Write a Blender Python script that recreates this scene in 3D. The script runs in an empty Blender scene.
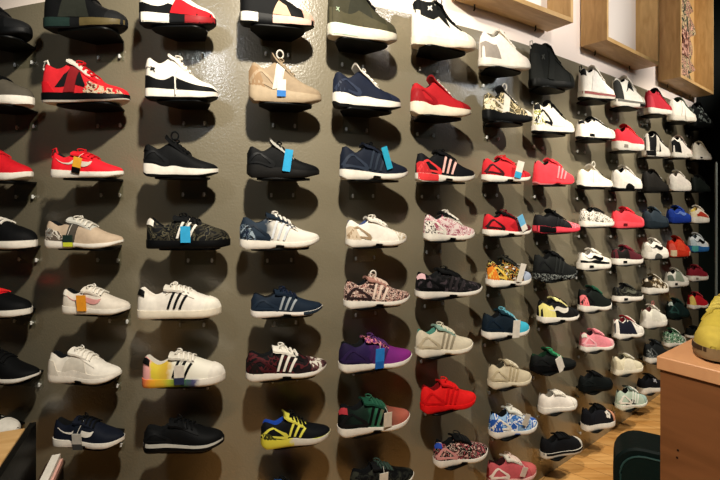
import bpy, math, random
from math import sin, cos, tan, pi, atan2, radians, sqrt
from mathutils import Vector, Matrix, noise

random.seed(4)
scene = bpy.context.scene
COL = scene.collection
EYE = 1.5            # eye height (m)
F = 450.0            # focal length in pixels of a 720 px wide frame
CX, HY = 360.0, 200.0
D = 1.60             # nearest distance of the shoe line to the eye

# ------------------------------------------------------------------ colours
def lin(h):
    h = h.lstrip('#')
    v = [int(h[i:i + 2], 16) / 255 for i in (0, 2, 4)]
    return tuple((c / 12.92 if c <= .04045 else ((c + .055) / 1.055) ** 2.4) for c in v) + (1,)

NAMED = dict(K='#08090a', K2='#121314', W='#ddd7cb', W2='#cbc5b8', CR='#d6ccb4', CR2='#b9ae96', TN='#b39a78', R='#c01822', R2='#d8202c',
             CO='#e02c40', MR='#5b1620', NV='#141c2e', NV2='#1e2a3c', GY='#85847e', DG='#3b3d3c', LG='#b5b3aa', BL='#1f47a6', SB='#38a6d8',
             TL='#1f8fae', OL='#3a3a28', PK='#e58a96', PU='#64246e', OR='#e2821e', YL='#d9c23a', LM='#c6cf3a', GN='#1f6a45', MT='#b4d0bd',
             SM='#c9694f', OW='#d8cdb0', BG='#a88d68', SIL='#9a9c9e', GUM='#b07a46')

def col(c):
    return lin(NAMED.get(c, c))

MATS = {}
def new_mat(name):
    m = bpy.data.materials.new(name)
    m.use_nodes = True
    nt = m.node_tree
    b = nt.nodes['Principled BSDF']
    return m, nt, b

def mat(spec, rough=.55, spec_level=.12):
    """spec: a colour name/hex, ('mix', [colours], scale) for a mottled print, ('grad', [(pos, colour)]) along the shoe"""
    key = repr((spec, rough, spec_level))
    if key in MATS: return MATS[key]
    m, nt, b = new_mat('finish')
    b.inputs['Roughness'].default_value = rough
    b.inputs['Specular IOR Level'].default_value = spec_level
    tc = nt.nodes.new('ShaderNodeTexCoord')
    if isinstance(spec, str):
        n = nt.nodes.new('ShaderNodeTexNoise'); n.inputs['Scale'].default_value = 60; n.inputs['Detail'].default_value = 3
        nt.links.new(tc.outputs['Object'], n.inputs['Vector'])
        r = nt.nodes.new('ShaderNodeValToRGB')
        c = col(spec)
        r.color_ramp.elements[0].position = .3; r.color_ramp.elements[1].position = .7
        r.color_ramp.elements[0].color = tuple(x * .92 for x in c[:3]) + (1,)
        r.color_ramp.elements[1].color = tuple(min(1, x * 1.06) for x in c[:3]) + (1,)
        nt.links.new(n.outputs['Fac'], r.inputs['Fac']); nt.links.new(r.outputs['Color'], b.inputs['Base Color'])
        out = n.outputs['Fac']
        bp = nt.nodes.new('ShaderNodeBump'); bp.inputs['Strength'].default_value = .25; bp.inputs['Distance'].default_value = .002
        nt.links.new(out, bp.inputs['Height']); nt.links.new(bp.outputs['Normal'], b.inputs['Normal'])
    elif spec[0] == 'mix':
        n = nt.nodes.new('ShaderNodeTexNoise'); n.inputs['Scale'].default_value = spec[2]; n.inputs['Detail'].default_value = 2
        n.inputs['Distortion'].default_value = .6
        nt.links.new(tc.outputs['Object'], n.inputs['Vector'])
        r = nt.nodes.new('ShaderNodeValToRGB'); cr = r.color_ramp; cr.interpolation = 'CONSTANT'
        k = len(spec[1])
        lo, hi = .36, .64
        cr.elements[0].position = 0; cr.elements[0].color = col(spec[1][0])
        cr.elements[1].position = lo + (hi - lo) / k; cr.elements[1].color = col(spec[1][1])
        for i in range(2, k):
            e = cr.elements.new(lo + (hi - lo) * i / k); e.color = col(spec[1][i])
        nt.links.new(n.outputs['Fac'], r.inputs['Fac']); nt.links.new(r.outputs['Color'], b.inputs['Base Color'])
    else:
        sx = nt.nodes.new('ShaderNodeSeparateXYZ'); nt.links.new(tc.outputs['Object'], sx.inputs[0])
        n = nt.nodes.new('ShaderNodeTexNoise'); n.inputs['Scale'].default_value = 45
        nt.links.new(tc.outputs['Object'], n.inputs['Vector'])
        mr = nt.nodes.new('ShaderNodeMapRange'); mr.inputs[1].default_value = -.145; mr.inputs[2].default_value = .145
        nt.links.new(sx.outputs['X'], mr.inputs[0])
        ad = nt.nodes.new('ShaderNodeMath'); ad.operation = 'MULTIPLY_ADD'; ad.inputs[1].default_value = .16
        nt.links.new(n.outputs['Fac'], ad.inputs[0]); nt.links.new(mr.outputs[0], ad.inputs[2])
        sb = nt.nodes.new('ShaderNodeMath'); sb.operation = 'SUBTRACT'; sb.inputs[1].default_value = .08
        nt.links.new(ad.outputs[0], sb.inputs[0])
        r = nt.nodes.new('ShaderNodeValToRGB'); cr = r.color_ramp
        cr.elements[0].position = spec[1][0][0]; cr.elements[0].color = col(spec[1][0][1])
        cr.elements[1].position = spec[1][1][0]; cr.elements[1].color = col(spec[1][1][1])
        for p, c in spec[1][2:]:
            e = cr.elements.new(p); e.color = col(c)
        nt.links.new(sb.outputs[0], r.inputs['Fac']); nt.links.new(r.outputs['Color'], b.inputs['Base Color'])
    MATS[key] = m
    return m

# ------------------------------------------------------------------ object helpers
def obj(name, verts, faces, mats, parent=None, smooth=40, fm=None):
    me = bpy.data.meshes.new(name)
    me.from_pydata([tuple(v) for v in verts], [], faces)
    for m in (mats if isinstance(mats, (list, tuple)) else [mats]): me.materials.append(m)
    if fm: me.polygons.foreach_set('material_index', fm)
    me.validate(); me.update()
    if smooth:
        me.polygons.foreach_set('use_smooth', [True] * len(me.polygons))
        me.set_sharp_from_angle(angle=radians(smooth))
    o = bpy.data.objects.new(name, me)
    COL.objects.link(o)
    if parent: o.parent = parent
    return o

def empty(name, loc, rz=0):
    o = bpy.data.objects.new(name, None); COL.objects.link(o)
    o.location = loc; o.rotation_euler = (0, 0, rz); o.empty_display_size = .05
    return o

def tag(o, label, cat, group=None):
    o['label'] = label; o['category'] = cat
    if group: o['group'] = group
    return o

class MB:
    def __init__(s): s.v = []; s.f = []
    def box(s, c, d, rot=None):
        i = len(s.v); M = rot or Matrix.Identity(3)
        for x in (-.5, .5):
            for y in (-.5, .5):
                for z in (-.5, .5): s.v.append(Vector(c) + M @ Vector((x * d[0], y * d[1], z * d[2])))
        s.f += [(i, i + 1, i + 3, i + 2), (i + 4, i + 6, i + 7, i + 5), (i, i + 4, i + 5, i + 1), (i + 2, i + 3, i + 7, i + 6), (i, i + 2, i + 6, i + 4), (i + 1, i + 5, i + 7, i + 3)]
        return s
    def prism(s, poly, z0, z1, bev=0):
        """vertical prism over a plan polygon (counter-clockwise), with a small chamfer at both rims"""
        n = len(poly); i = len(s.v)
        cx = sum(p[0] for p in poly) / n; cy = sum(p[1] for p in poly) / n
        def ring(z, k):
            for x, y in poly:
                dx, dy = cx - x, cy - y; l = sqrt(dx * dx + dy * dy) or 1
                s.v.append(Vector((x + dx / l * k, y + dy / l * k, z)))
        hs = [(z0, bev), (z0 + bev, 0), (z1 - bev, 0), (z1, bev)] if bev else [(z0, 0), (z1, 0)]
        for z, k in hs: ring(z, k)
        for a in range(len(hs) - 1):
            for j in range(n):
                k = (j + 1) % n
                s.f.append((i + a * n + j, i + a * n + k, i + (a + 1) * n + k, i + (a + 1) * n + j))
        s.f.append(tuple(i + j for j in reversed(range(n)))); s.f.append(tuple(i + (len(hs) - 1) * n + j for j in range(n)))
        return s
    def tube(s, pts, r, n=8, closed=False):
        pts = [Vector(p) for p in pts]; i0 = len(s.v); m = len(pts)
        rr = r if isinstance(r, (list, tuple)) else [r] * m
        for k, p in enumerate(pts):
            a = pts[k - 1] if (k or closed) else p
            b = pts[(k + 1) % m] if (k < m - 1 or closed) else p
            t = (b - a).normalized()
            u = t.cross(Vector((0, 0, 1)))
            if u.length < .05: u = t.cross(Vector((0, 1, 0)))
            u.normalize(); w = t.cross(u)
            for j in range(n):
                an = 2 * pi * j / n
                s.v.append(p + (u * cos(an) + w * sin(an)) * rr[k])
        for k in range(m if closed else m - 1):
            k2 = (k + 1) % m
            for j in range(n):
                j2 = (j + 1) % n
                s.f.append((i0 + k * n + j, i0 + k * n + j2, i0 + k2 * n + j2, i0 + k2 * n + j))
        if not closed:
            s.f.append(tuple(i0 + j for j in reversed(range(n)))); s.f.append(tuple(i0 + (m - 1) * n + j for j in range(n)))
        return s
    def grid(s, P):
        """P: rows of points"""
        i = len(s.v); n, m = len(P), len(P[0])
        for r in P: s.v += r
        for a in range(n - 1):
            for b in range(m - 1):
                s.f.append((i + a * m + b, i + a * m + b + 1, i + (a + 1) * m + b + 1, i + (a + 1) * m + b))
        return s
    def build(s, name, m, parent=None, smooth=40, fm=None):
        return obj(name, s.v, s.f, m, parent, smooth, fm)

def interp(tab):
    xs = [p[0] for p in tab]; ys = [p[1] for p in tab]; n = len(xs)
    d = [(ys[i + 1] - ys[i]) / (xs[i + 1] - xs[i]) for i in range(n - 1)]
    ms = [d[0]] + [0 if d[i - 1] * d[i] <= 0 else 2 * d[i - 1] * d[i] / (d[i - 1] + d[i]) for i in range(1, n - 1)] + [d[-1]]
    def f(x):
        if x <= xs[0]: return ys[0]
        if x >= xs[-1]: return ys[-1]
        i = 0
        while x > xs[i + 1]: i += 1
        h = xs[i + 1] - xs[i]; t = (x - xs[i]) / h
        return (2*t**3 - 3*t*t + 1) * ys[i] + (t**3 - 2*t*t + t) * h * ms[i] + (-2*t**3 + 3*t*t) * ys[i + 1] + (t**3 - t*t) * h * ms[i + 1]
    return f

# ------------------------------------------------------------------ the display wall: a long wall that curves away to the right
def line_pt(px, d=D):
    z = d / cos((px - 187) / 450)
    return Vector(((px - CX) / F * z, z))
def line_dir(px):
    a, b = line_pt(px - 2), line_pt(px + 2)
    return (b - a).normalized()
def wall_normal(px):
    t = line_dir(px); return Vector((t.y, -t.x))          # towards the room
OFF0, OFF1 = .118, .092
def off(px):
    t = min(1, max(0, (px - 400) / 150)); return OFF0 + (OFF1 - OFF0) * t * t * (3 - 2 * t)
def wall_pt(px, out=0.0):
    """plan point on the wall surface where the shoe line passes pixel column px; out = distance into the room"""
    return line_pt(px) + wall_normal(px) * (out - off(px))
def proj(p):
    return CX + F * p[0] / p[1], HY - F * (p[2] - EYE) / p[1]
def wall_at(px_img):
    """parameter whose wall point projects to image column px_img"""
    lo, hi = px_img - 60, px_img + 60
    for _ in range(40):
        m = (lo + hi) / 2; w = wall_pt(m)
        if CX + F * w.x / w.y < px_img: lo = m
        else: hi = m
    return (lo + hi) / 2

PXL, PXR = -230, 711
pxs = [PXL + (PXR - PXL) * i / 120 for i in range(121)]
curve = [wall_pt(p) for p in pxs]
# height of the panel's top edge and of the frames, from the eye line
def z_from(px_img, y):
    w = wall_pt(wall_at(px_img)); return EYE + (HY - y) / F * w.y
PANEL_TOP = z_from(540, 56) + .035

def strip_wall(name, z0, z1, m, thick0, thick1):
    """curved slab standing on the wall line between two distances behind/in front of the surface"""
    mb = MB()
    ring = []
    rows = []
    for p in pxs:
        n = wall_normal(p); w = wall_pt(p)
        a = w + n * thick1; b = w + n * thick0
        rows.append([Vector((a.x, a.y, z0)), Vector((a.x, a.y, z1)), Vector((b.x, b.y, z1)), Vector((b.x, b.y, z0)), Vector((a.x, a.y, z0))])
    mb.grid(rows)
    i = len(mb.v)
    mb.f.append((0, 1, 2, 3)); k = (len(rows) - 1) * 5; mb.f.append((k + 3, k + 2, k + 1, k))
    o = mb.build(name, m, None, 30); o['kind'] = 'structure'
    return o

def wall_paint():
    m, nt, b = new_mat('taupe_panel')
    tc = nt.nodes.new('ShaderNodeTexCoord')
    n = nt.nodes.new('ShaderNodeTexNoise'); n.inputs['Scale'].default_value = 2.5; n.inputs['Detail'].default_value = 4
    nt.links.new(tc.outputs['Object'], n.inputs['Vector'])
    r = nt.nodes.new('ShaderNodeValToRGB')
    r.color_ramp.elements[0].position = .3; r.color_ramp.elements[0].color = lin('#766e5a')
    r.color_ramp.elements[1].position = .7; r.color_ramp.elements[1].color = lin('#7e7662')
    nt.links.new(n.outputs['Fac'], r.inputs['Fac']); nt.links.new(r.outputs['Color'], b.inputs['Base Color'])
    n2 = nt.nodes.new('ShaderNodeTexNoise'); n2.inputs['Scale'].default_value = 115; n2.inputs['Detail'].default_value = 2
    nt.links.new(tc.outputs['Object'], n2.inputs['Vector'])
    bp = nt.nodes.new('ShaderNodeBump'); bp.inputs['Strength'].default_value = .34; bp.inputs['Distance'].default_value = .003
    nt.links.new(n2.outputs['Fac'], bp.inputs['Height']); nt.links.new(bp.outputs['Normal'], b.inputs['Normal'])
    b.inputs['Roughness'].default_value = .3
    b.inputs['Coat Weight'].default_value = .7; b.inputs['Coat Roughness'].default_value = .17
    nt.links.new(bp.outputs['Normal'], b.inputs['Coat Normal'])
    b.inputs['Specular IOR Level'].default_value = .9
    return m
def plaster(c, name):
    m, nt, b = new_mat(name)
    tc = nt.nodes.new('ShaderNodeTexCoord')
    n = nt.nodes.new('ShaderNodeTexNoise'); n.inputs['Scale'].default_value = 90
    nt.links.new(tc.outputs['Object'], n.inputs['Vector'])
    bp = nt.nodes.new('ShaderNodeBump'); bp.inputs['Strength'].default_value = .12; bp.inputs['Distance'].default_value = .002
    nt.links.new(n.outputs['Fac'], bp.inputs['Height']); nt.links.new(bp.outputs['Normal'], b.inputs['Normal'])
    b.inputs['Base Color'].default_value = lin(c); b.inputs['Roughness'].default_value = .85
    return m
def wood(c1, c2, scale=(1, 1, 1), rough=.45, band=6, name='oak', planks=None, axis='Object'):
    m, nt, b = new_mat(name)
    tc = nt.nodes.new('ShaderNodeTexCoord')
    mp = nt.nodes.new('ShaderNodeMapping'); mp.inputs['Scale'].default_value = scale
    nt.links.new(tc.outputs[axis], mp.inputs['Vector'])
    n = nt.nodes.new('ShaderNodeTexNoise'); n.inputs['Scale'].default_value = band; n.inputs['Detail'].default_value = 6; n.inputs['Distortion'].default_value = .8
    nt.links.new(mp.outputs[0], n.inputs['Vector'])
    r = nt.nodes.new('ShaderNodeValToRGB')
    r.color_ramp.elements[0].position = .35; r.color_ramp.elements[0].color = lin(c1)
    r.color_ramp.elements[1].position = .65; r.color_ramp.elements[1].color = lin(c2)
    nt.links.new(n.outputs['Fac'], r.inputs['Fac'])
    out = r.outputs['Color']
    if planks:
        br = nt.nodes.new('ShaderNodeTexBrick'); br.inputs['Scale'].default_value = 1
        br.inputs['Brick Width'].default_value = planks[0]; br.inputs['Row Height'].default_value = planks[1]
        br.inputs['Mortar Size'].default_value = .002
        br.inputs['Color1'].default_value = (1, 1, 1, 1); br.inputs['Color2'].default_value = (.86, .84, .8, 1); br.inputs['Mortar'].default_value = (.45, .4, .35, 1)
        mp2 = nt.nodes.new('ShaderNodeMapping'); mp2.inputs['Rotation'].default_value = (0, 0, radians(40))
        nt.links.new(tc.outputs[axis], mp2.inputs['Vector']); nt.links.new(mp2.outputs[0], br.inputs['Vector'])
        mx = nt.nodes.new('ShaderNodeMixRGB'); mx.blend_type = 'MULTIPLY'; mx.inputs[0].default_value = 1
        nt.links.new(out, mx.inputs[1]); nt.links.new(br.outputs['Color'], mx.inputs[2]); out = mx.outputs[0]
    nt.links.new(out, b.inputs['Base Color'])
    b.inputs['Roughness'].default_value = rough
    return m

WALL_TOP = 3.5
strip_wall('wall_back', 0, WALL_TOP, plaster('#f0e2d6', 'white_plaster'), -.10, -.018)
strip_wall('trim_1', 0, PANEL_TOP, wall_paint(), -.0175, 0)
def slab(name, x0, x1, y0, y1, z0, z1, m):
    o = MB().box(((x0 + x1) / 2, (y0 + y1) / 2, (z0 + z1) / 2), (x1 - x0, y1 - y0, z1 - z0)).build(name, m, None, 0)
    o['kind'] = 'structure'; return o
slab('floor', -3.2, 5.2, -2.2, 5.4, -.06, 0, wood('#b98344', '#d9a766', (.6, 9, 1), .35, 3, 'floor_boards', (1.6, .11)))
slab('ceiling', -3.2, 5.2, -2.2, 5.4, WALL_TOP, WALL_TOP + .06, plaster('#5c564e', 'ceiling_paint'))
# dark side wall that begins where the shoe wall ends
E = wall_pt(PXR); T = line_dir(PXR); Nn = wall_normal(PXR)
ang = atan2(T.y, T.x)
darkm = mat('#0c1512', .5)
q = MB(); a = E + T * .03 - Nn * .1; dirr = (Nn * .9 + T * .5).normalized()
pr = Vector((dirr.y, -dirr.x))
b_ = a + dirr * 1.5
if pr.dot(T) < 0: pr = -pr
poly = [a, b_, b_ + pr * .08, a + pr * .08]
area = sum(poly[i].x * poly[(i + 1) % 4].y - poly[(i + 1) % 4].x * poly[i].y for i in range(4))
if area < 0: poly.reverse()
o = q.prism([(p.x, p.y) for p in poly], 0, WALL_TOP).build('wall_right', darkm, None, 0); o['kind'] = 'structure'

# ------------------------------------------------------------------ the shoe
STY = {}
SPR_RUN = [(0, .035), (.07, 0), (.36, 0), (.47, .018), (.57, .003), (.70, 0), (.85, .02), (1, .08)]
STY['runner'] = dict(top=[(0, .28), (.05, .375), (.12, .345), (.2, .30), (.28, .325), (.38, .405), (.5, .37), (.6, .315), (.7, .25), (.8, .205), (.9, .178), (.97, .155), (1, .125)],
                     sole=[(0, .118), (.3, .096), (.6, .068), (.85, .082), (1, .115)], spr=SPR_RUN, op=.36, ext=.035, w=1.0)
STY['roshe'] = dict(top=[(0, .32), (.05, .41), (.12, .36), (.2, .32), (.28, .345), (.38, .42), (.5, .39), (.6, .335), (.7, .275), (.8, .23), (.9, .195), (.97, .16), (1, .125)],
                    sole=[(0, .14), (.3, .118), (.6, .095), (.85, .095), (1, .12)], spr=[(0, .02), (.06, 0), (.78, 0), (1, .055)], op=.36, ext=.03, w=1.0)
STY['airmax'] = dict(top=[(0, .30), (.05, .385), (.12, .36), (.2, .32), (.28, .36), (.39, .455), (.5, .41), (.6, .35), (.7, .295), (.8, .255), (.9, .23), (.97, .19), (1, .14)],
                     sole=[(0, .165), (.25, .16), (.5, .125), (.8, .115), (1, .135)], spr=[(0, .03), (.06, 0), (.74, 0), (1, .05)], op=.36, ext=.04, w=1.03)
STY['court'] = dict(top=[(0, .33), (.05, .405), (.12, .34), (.2, .285), (.28, .315), (.4, .415), (.5, .40), (.6, .365), (.7, .32), (.8, .275), (.9, .24), (.96, .20), (1, .12)],
                    sole=[(0, .12), (.5, .105), (1, .115)], spr=[(0, .008), (.04, 0), (.85, 0), (1, .022)], op=.37, ext=.03, w=1.04)
STY['mid'] = dict(top=[(0, .42), (.05, .53), (.12, .49), (.2, .45), (.28, .48), (.38, .56), (.5, .47), (.6, .38), (.7, .305), (.8, .255), (.9, .225), (.97, .18), (1, .13)],
                  sole=[(0, .135), (.4, .12), (.8, .10), (1, .12)], spr=[(0, .02), (.05, 0), (.76, 0), (1, .055)], op=.37, ext=.06, w=1.03)
STY['high'] = dict(top=[(0, .56), (.05, .66), (.12, .645), (.2, .635), (.28, .645), (.36, .67), (.44, .56), (.52, .46), (.6, .385), (.7, .315), (.8, .265), (.9, .225), (.97, .18), (1, .13)],
                   sole=[(0, .13), (.4, .12), (.8, .105), (1, .12)], spr=[(0, .02), (.05, 0), (.76, 0), (1, .06)], op=.35, ext=.04, w=1.02)
STY['boot'] = dict(top=[(0, .60), (.05, .70), (.12, .69), (.2, .68), (.28, .69), (.36, .72), (.44, .62), (.52, .53), (.6, .45), (.7, .365), (.8, .31), (.9, .27), (.97, .21), (1, .13)],
                   sole=[(0, .12), (.3, .12), (.35, .10), (.8, .10), (1, .12)], spr=[(0, .01), (.05, 0), (.8, 0), (1, .05)], op=.35, ext=.03, w=1.06)
STY['tubular'] = dict(top=[(0, .34), (.05, .43), (.12, .40), (.2, .36), (.28, .40), (.37, .48), (.46, .43), (.56, .35), (.66, .28), (.76, .235), (.88, .20), (.96, .17), (1, .13)],
                      sole=[(0, .18), (.15, .17), (.3, .13), (.42, .145), (.6, .115), (.85, .105), (1, .12)], spr=[(0, .05), (.08, 0), (.72, 0), (1, .06)], op=.35, ext=.10, w=1.0)
for k_ in STY:
    for f_ in ('top', 'sole', 'spr'): STY[k_][f_ + 'f'] = interp(STY[k_][f_])
WID = interp([(0, 0), (.004, .030), (.015, .058), (.04, .084), (.09, .104), (.16, .112), (.28, .112), (.42, .118), (.55, .140), (.68, .163), (.78, .160), (.87, .134), (.93, .100), (.97, .064), (.99, .036), (1, 0)])
US = [0, .006, .02, .04, .07, .11, .15, .19, .23, .27, .31, .34, .37, .41, .46, .51, .56, .61, .66, .71, .76, .81, .86, .90, .94, .97, .99, 1]

class Shoe:
    def __init__(s, style, L, HS, wf):
        s.st = STY[style]; s.L = L; s.HS = HS; s.wf = wf
    def w(s, u): return WID(u) * s.wf * s.st['w']
    def zs(s, u): return s.st['solef'](u) * s.HS
    def zb(s, u): return s.st['sprf'](u) * s.HS
    def top(s, u): return max(s.st['topf'](u) * s.HS, s.zs(u) + .001)
    def openf(s, u):
        o = s.st['op']
        a = min(1, max(0, (u - .015) / .03)); b = min(1, max(0, (o - u) / .05))
        return min(a, b)
    def tmax(s, u):
        return radians(90) - s.openf(u) * radians(36)
    def surf(s, u, t, off=0.0):
        """t in -1 (near side, bottom) .. 0 (top) .. 1 (far side, bottom)"""
        if off:
            e = .004
            p = s.surf(u, t)
            u0, u1 = max(.001, u - e), min(.999, u + e); t0, t1 = max(-1, t - .02), min(1, t + .02)
            a = s.surf(u1, t) - s.surf(u0, t); b = s.surf(u, t1) - s.surf(u, t0)
            n = a.cross(b)
            c = Vector(((u * .7 + .15 - .5) * s.L, 0, s.zs(u)))
            if n.length < 1e-12: n = p - c
            n.normalize()
            if n.dot(p - c) < 0: n = -n
            return p + n * off
        v = 1 - abs(t); th = v * s.tmax(u)
        zs = s.zs(u) - .002; H = (s.top(u) - zs) / (sin(s.tmax(u)) ** .9)
        y = s.w(u) * .97 * max(0, cos(th)) ** (.74 + .55 * max(0, 1 - u / .32))
        z = zs + H * max(0, sin(th)) ** .9
        return Vector(((u - .5) * s.L, y if t > 0 else -y, z))
    def upper(s, m, lining, parent):
        verts = []; faces = []; fm = []
        nT = 8
        for u in US:
            o = s.openf(u); rim = s.surf(u, -1e-6); yr = abs(rim.y); zt = rim.z; x = rim.x
            ring = [s.surf(u, -1 + k / (nT - 1) * (1 - 1e-6)) for k in range(nT)]
            inn = [(yr * .93, zt + .003), (yr * .80, zt - .004), (yr * .72, zt - .03 * s.HS / .29), (yr * .5, s.zs(u) + .012), (0, s.zs(u) + .010)]
            inn = [(a * o, zt + (b - zt) * o) for a, b in inn]
            ring += [Vector((x, -a, b)) for a, b in inn] + [Vector((x, a, b)) for a, b in inn[-2::-1]]
            ring += [Vector((x, -p.y, p.z)) for p in reversed(ring[:nT])]
            verts += ring
        m_ = len(verts) // len(US)
        for i in range(len(US) - 1):
            for j in range(m_ - 1):
                faces.append((i * m_ + j, (i + 1) * m_ + j, (i + 1) * m_ + j + 1, i * m_ + j + 1))
                fm.append(1 if nT <= j < m_ - nT - 1 and US[i] < s.st['op'] else 0)
        return obj('upper', verts, faces, [m, lining], parent, 60, fm)
    def midside(s, u, f, side=-1, off=0.0):
        zb, zt = s.zb(u), s.zs(u)
        k = 1.05 + .03 * sin(f * pi) - (.10 * (1 - f / .2) if f < .2 else 0)
        return Vector(((u - .5) * s.L * (1 + .012 * (1 if f > .1 else .5)), side * (s.w(u) * k + off), zb + (zt - zb) * f))
    def midsole(s, m, parent, u0=0, u1=1, name='midsole', f0=0, f1=1, grow=0.0):
        us = [u0] + [u for u in US if u0 < u < u1] + [u1]
        fs = [f0 + (f1 - f0) * k for k in (0, .12, .35, .65, .9, 1)]
        verts = []; faces = []
        for u in us:
            r = [s.midside(u, f, -1, grow) for f in fs]
            ring = [Vector((r[0].x, r[0].y * .5, r[0].z))] + r + [Vector((r[-1].x, r[-1].y * .5, r[-1].z))]
            ring += [Vector((p.x, -p.y, p.z)) for p in reversed(ring)]
            verts += ring
        n = len(verts) // len(us)
        for i in range(len(us) - 1):
            for j in range(n):
                k = (j + 1) % n
                faces.append((i * n + j, (i + 1) * n + j, (i + 1) * n + k, i * n + k))
        faces.append(tuple(range(n))); faces.append(tuple((len(us) - 1) * n + j for j in reversed(range(n))))
        return obj(name, verts, faces, m, parent, 50)
    def patch(s, name, m, parent, fn, n, k, off=.002, surf=None):
        """raised overlay: fn(a, b) -> (u, t); its rim drops back to the surface"""
        sf = surf or s.surf
        A = [0] + [i / n for i in range(n + 1)] + [1]; B = [0] + [i / k for i in range(k + 1)] + [1]
        P = []
        for ia, a in enumerate(A):
            row = []
            for ib, b in enumerate(B):
                e = ia in (0, len(A) - 1) or ib in (0, len(B) - 1)
                u, t = fn(a, b)
                row.append(sf(u, t, -.0005 if e else off))
            P.append(row)
        return MB().grid(P).build(name, m, parent, 50)
    def quad(s, name, m, parent, c, n=5, k=4, off=.002, side=-1):
        """c: corners (u, v) v = height fraction 0..1, order bottom-back, bottom-front, top-front, top-back"""
        def fn(a, b):
            u = (c[0][0] * (1 - a) + c[1][0] * a) * (1 - b) + (c[3][0] * (1 - a) + c[2][0] * a) * b
            v = (c[0][1] * (1 - a) + c[1][1] * a) * (1 - b) + (c[3][1] * (1 - a) + c[2][1] * a) * b
            return u, side * (1 - v)
        return s.patch(name, m, parent, fn, n, k, off)
    def strip(s, name, m, parent, pts, ws, off=.0025, side=-1, n=14):
        cu = interp([(i / (len(pts) - 1), p[0]) for i, p in enumerate(pts)]); cv = interp([(i / (len(pts) - 1), p[1]) for i, p in enumerate(pts)])
        cw = interp([(i / (len(ws) - 1), w) for i, w in enumerate(ws)])
        def fn(a, b):
            e = .01; du = cu(min(1, a + e)) - cu(max(0, a - e)); dv = (cv(min(1, a + e)) - cv(max(0, a - e))) * .3
            l = sqrt(du * du + dv * dv) or 1
            w = cw(a) * (b - .5)
            return cu(a) - dv / l * w, side * (1 - min(1, max(0, cv(a) + du / l * w / .3)))
        return s.patch(name, m, parent, fn, n, 2, off)

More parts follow.
